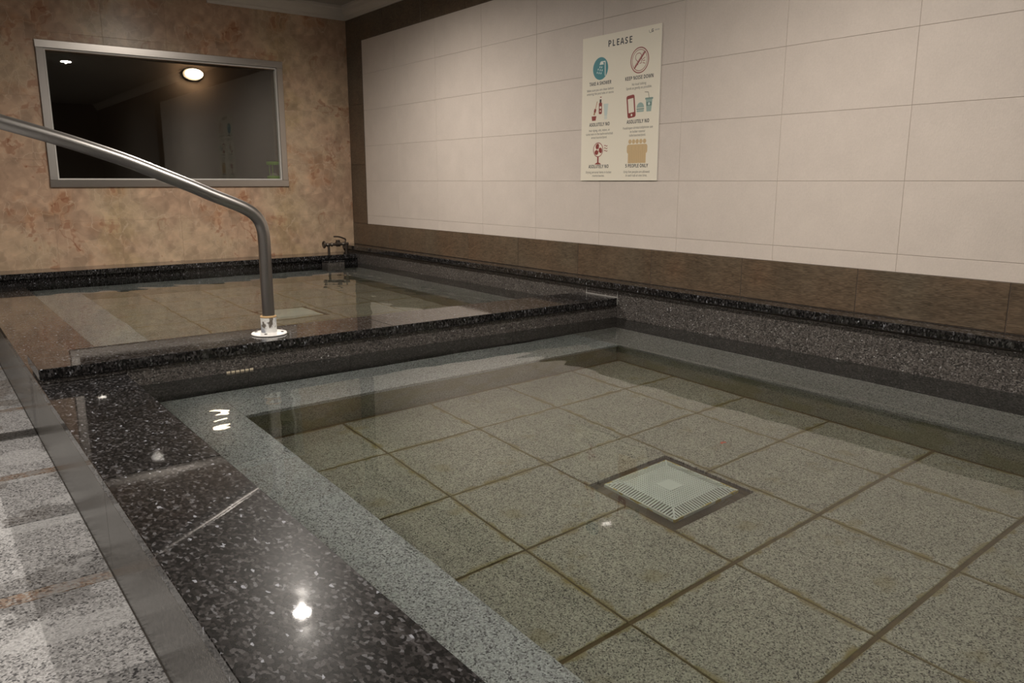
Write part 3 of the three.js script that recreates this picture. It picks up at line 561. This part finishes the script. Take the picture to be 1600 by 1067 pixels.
  { // fan
    const a = 0.24 * W, b = 0.782 * H; x.strokeStyle = red; x.lineWidth = 7; x.beginPath(); x.arc(a, b, 66, 0, 7); x.stroke();
    for (let k = 0; k < 3; k++) { x.save(); x.translate(a, b); x.rotate(k * 2.094 - 0.3); x.fillStyle = red; x.beginPath(); x.moveTo(0, 0); x.bezierCurveTo(-44, -18, -26, -64, 10, -58); x.bezierCurveTo(36, -52, 22, -18, 0, 0); x.fill(); x.restore(); }
    disc(a, b, 11, '#eee7d6'); rr(a - 10, b + 66, 20, 62, 3, red); x.fillStyle = red; x.beginPath(); x.moveTo(a - 46, b + 140); x.quadraticCurveTo(a, b + 104, a + 46, b + 140); x.fill();
    for (const k of [-1, 0, 1]) { x.strokeStyle = red; x.lineWidth = 6; x.beginPath(); x.moveTo(a + 86, b - 12 + k * 24); x.bezierCurveTo(a + 100, b - 26 + k * 24, a + 112, b + 4 + k * 24, a + 128, b - 12 + k * 24); x.stroke(); }
    head('ASOLUTELY NO', 0.25, 0.9); small(['Drying personal items in locker', 'rooms/saunas.'], 0.25, 0.941);
  }
  { // five people
    const a = 0.75 * W, b = 0.79 * H;
    for (let k = -2; k <= 2; k++) disc(a + k * 46, b - 72, 21, tan);
    rr(a - 130, b - 46, 260, 84, 24, tan); for (let k = -2; k <= 2; k++) { rr(a + k * 46 - 22, b - 40, 44, 166, 6, tan); }
    for (let k = -4; k <= 4; k++) stroke([[a + k * 23, b - (k % 2 ? 30 : -10)], [a + k * 23, b + 126]], 2.5, '#b79c72');
    head('5 PEOPLE ONLY', 0.75, 0.9); small(['Only five people are allowed', 'in each tub at one time.'], 0.75, 0.941);
  }
  const tex = new THREE.CanvasTexture(c); tex.colorSpace = THREE.SRGBColorSpace;
  const t = thing('notice_board', 'white laminated bathing rules notice headed PLEASE on the tiled wall', 'sign', [WX - 0.0025, 0.978, -3.31]);
  const w = 0.617, h = 0.817;
  const back = blockGeometry(-0.0035, 0.0015, 0, h, -w / 2, w / 2, 0.0006); metreUV(back, 1);
  mesh('board', back, std({ color: new THREE.Color().setRGB(0.75, 0.72, 0.66), roughness: 0.5 }), t);
  const face = new THREE.PlaneGeometry(w - 0.001, h - 0.001); face.rotateY(-Math.PI / 2); face.translate(-0.0038, h / 2, 0);
  mesh('printed_face', face, phys({ map: tex, roughness: 0.5, clearcoat: 1, clearcoatRoughness: 0.03 }), t);
}

// ---------------------------------------------------------------- valves and spout in the corner
{
  const mv = std({ color: new THREE.Color().setRGB(0.12, 0.1, 0.085), metalness: 0.8, roughness: 0.4 }), mc = std({ color: new THREE.Color().setRGB(0.6, 0.58, 0.55), metalness: 1, roughness: 0.25 });
  const t = thing('valve_set', 'dark metal water valves with a lever on a pipe in the pool corner', 'valve', [2.925, 0.341, -6.6]);
  const cyl = (r, l, x, y, z, axis = 'x') => { const g = new THREE.CylinderGeometry(r, r, l, 20); if (axis === 'x') g.rotateZ(Math.PI / 2); if (axis === 'z') g.rotateX(Math.PI / 2); g.translate(x, y, z); return g; };
  mesh('pipe', merge([cyl(0.013, 0.24, 0.12, 0.076, 0), cyl(0.011, 0.081, 0.05, 0.0355, 0, 'y'), cyl(0.011, 0.081, 0.22, 0.0355, 0, 'y')]), mv, t);
  mesh('valve_body', merge([cyl(0.024, 0.034, 0.14, 0.078, 0), cyl(0.019, 0.03, 0.14, 0.098, 0, 'y')]), mv, t);
  for (const px of [0.035, 0.075, 0.185]) { const g = new THREE.CylinderGeometry(0.021, 0.021, 0.014, 6); g.rotateZ(Math.PI / 2); g.translate(px, 0.075, 0); mesh('nut', g, mc, t); }
  mesh('hand_wheel', new THREE.TorusGeometry(0.026, 0.008, 10, 24).rotateY(Math.PI / 2).translate(0.006, 0.078, 0), mv, t);
  const lever = new THREE.CatmullRomCurve3([[0.21, 0.09, 0], [0.215, 0.115, 0], [0.19, 0.128, 0.004], [0.15, 0.142, 0.006], [0.1, 0.146, 0.006]].map((p) => new THREE.Vector3(...p)));
  mesh('lever', new THREE.TubeGeometry(lever, 30, 0.007, 10), mv, t);
  const s = thing('spout_block', 'small granite water spout block on the ledge under the valves', 'spout', [2.92, BENCH, -6.395]);
  mesh('block', metreUV(blockGeometry(-0.08, 0.08, 0, 0.372, -0.065, 0.055, 0.003), 0.7), mFlamed, s);
  mesh('cap', metreUV(blockGeometry(-0.084, 0.084, 0.372, 0.381, -0.065, 0.059, 0.002), 0.9), mDark, s);
}
{ // sand timer on the sill behind the pane
  const t = thing('sand_timer', 'sand timer with lime green caps behind the window pane', 'timer', [2.6, 0.986, -6.842]);
  const green = std({ color: new THREE.Color().setRGB(0.34, 0.72, 0.03), roughness: 0.45 });
  const cap = (y) => { const g = new THREE.LatheGeometry([[0, 0], [0.053, 0], [0.057, 0.004], [0.057, 0.024], [0.053, 0.028], [0, 0.028]].map((p) => new THREE.Vector2(...p)), 32); g.translate(0, y, 0); return g; };
  mesh('cap', cap(0.006), green, t); mesh('cap', cap(0.128), green, t);
  mesh('bulb', new THREE.LatheGeometry([[0.032, 0.031], [0.036, 0.045], [0.03, 0.062], [0.006, 0.078], [0.006, 0.082], [0.03, 0.098], [0.036, 0.114], [0.032, 0.128]].map((p) => new THREE.Vector2(...p)), 28), phys({ color: 0xffffff, transmission: 1, roughness: 0, thickness: 0 }), t);
  mesh('sand', new THREE.LatheGeometry([[0, 0.033], [0.031, 0.033], [0.033, 0.044], [0.02, 0.054], [0, 0.06]].map((p) => new THREE.Vector2(...p)), 24), std({ color: new THREE.Color().setRGB(0.5, 0.45, 0.36), roughness: 0.9 }), t);
  for (let i = 0; i < 3; i++) mesh('post', new THREE.CylinderGeometry(0.003, 0.003, 0.1, 8).translate(0.043 * Math.cos(i * 2.094), 0.08, 0.043 * Math.sin(i * 2.094)), green, t);
}

// ---------------------------------------------------------------- lamps
{
  LAMPS.forEach(([x, z, cd, where]) => {
    const t = thing('ceiling_downlight', `round recessed ceiling downlight ${where}`, 'light', [x, TOP, z], { group: 'ceiling downlights' });
    mesh('trim_ring', new THREE.LatheGeometry([[0.058, -0.012], [0.062, -0.014], [0.08, -0.006], [0.082, 0]].map((p) => new THREE.Vector2(...p)), 40), mLampRing, t);
    const lens = new THREE.CylinderGeometry(0.058, 0.058, 0.008, 40); lens.translate(0, -0.0125, 0); mesh('lens', lens, mLens, t);
    const s = new THREE.SpotLight(LAMP_COLOUR, cd, 0, THREE.MathUtils.degToRad(84), 1, 2);
    s.position.set(0, -0.029, 0); s.target.position.set(0, -2, 0); t.add(s, s.target); s.castShadow = true; s.shadow.radius = 0.5; s.shadow.mapSize.set(1024, 1024);
  });
  const t = thing('bulkhead_light', 'glowing bulkhead lamp high in the dark room behind the window', 'light', [2.535, 2.06, -8.72]);
  const shell = (r, d) => { const g = new THREE.SphereGeometry(1, 28, 16); g.scale(0.09, 0.05, d); g.scale(r, r, 1); return g; };
  mesh('base', new THREE.CylinderGeometry(1, 1, 0.03, 36).rotateX(Math.PI / 2).scale(0.1, 0.06, 1).translate(0, 0, -0.06), mPlaster, t);
  mesh('lamp_glass', shell(1, 0.05), std({ color: 0xffffff, emissive: new THREE.Color().setRGB(1, 0.8, 0.55), emissiveIntensity: 25 }), t);
  const p = new THREE.PointLight(new THREE.Color().setRGB(1, 0.8, 0.55), 0.06, 0, 2); p.position.set(0, 0, 0); p.castShadow = true; t.add(p);
}
renderer.render(scene, camera);
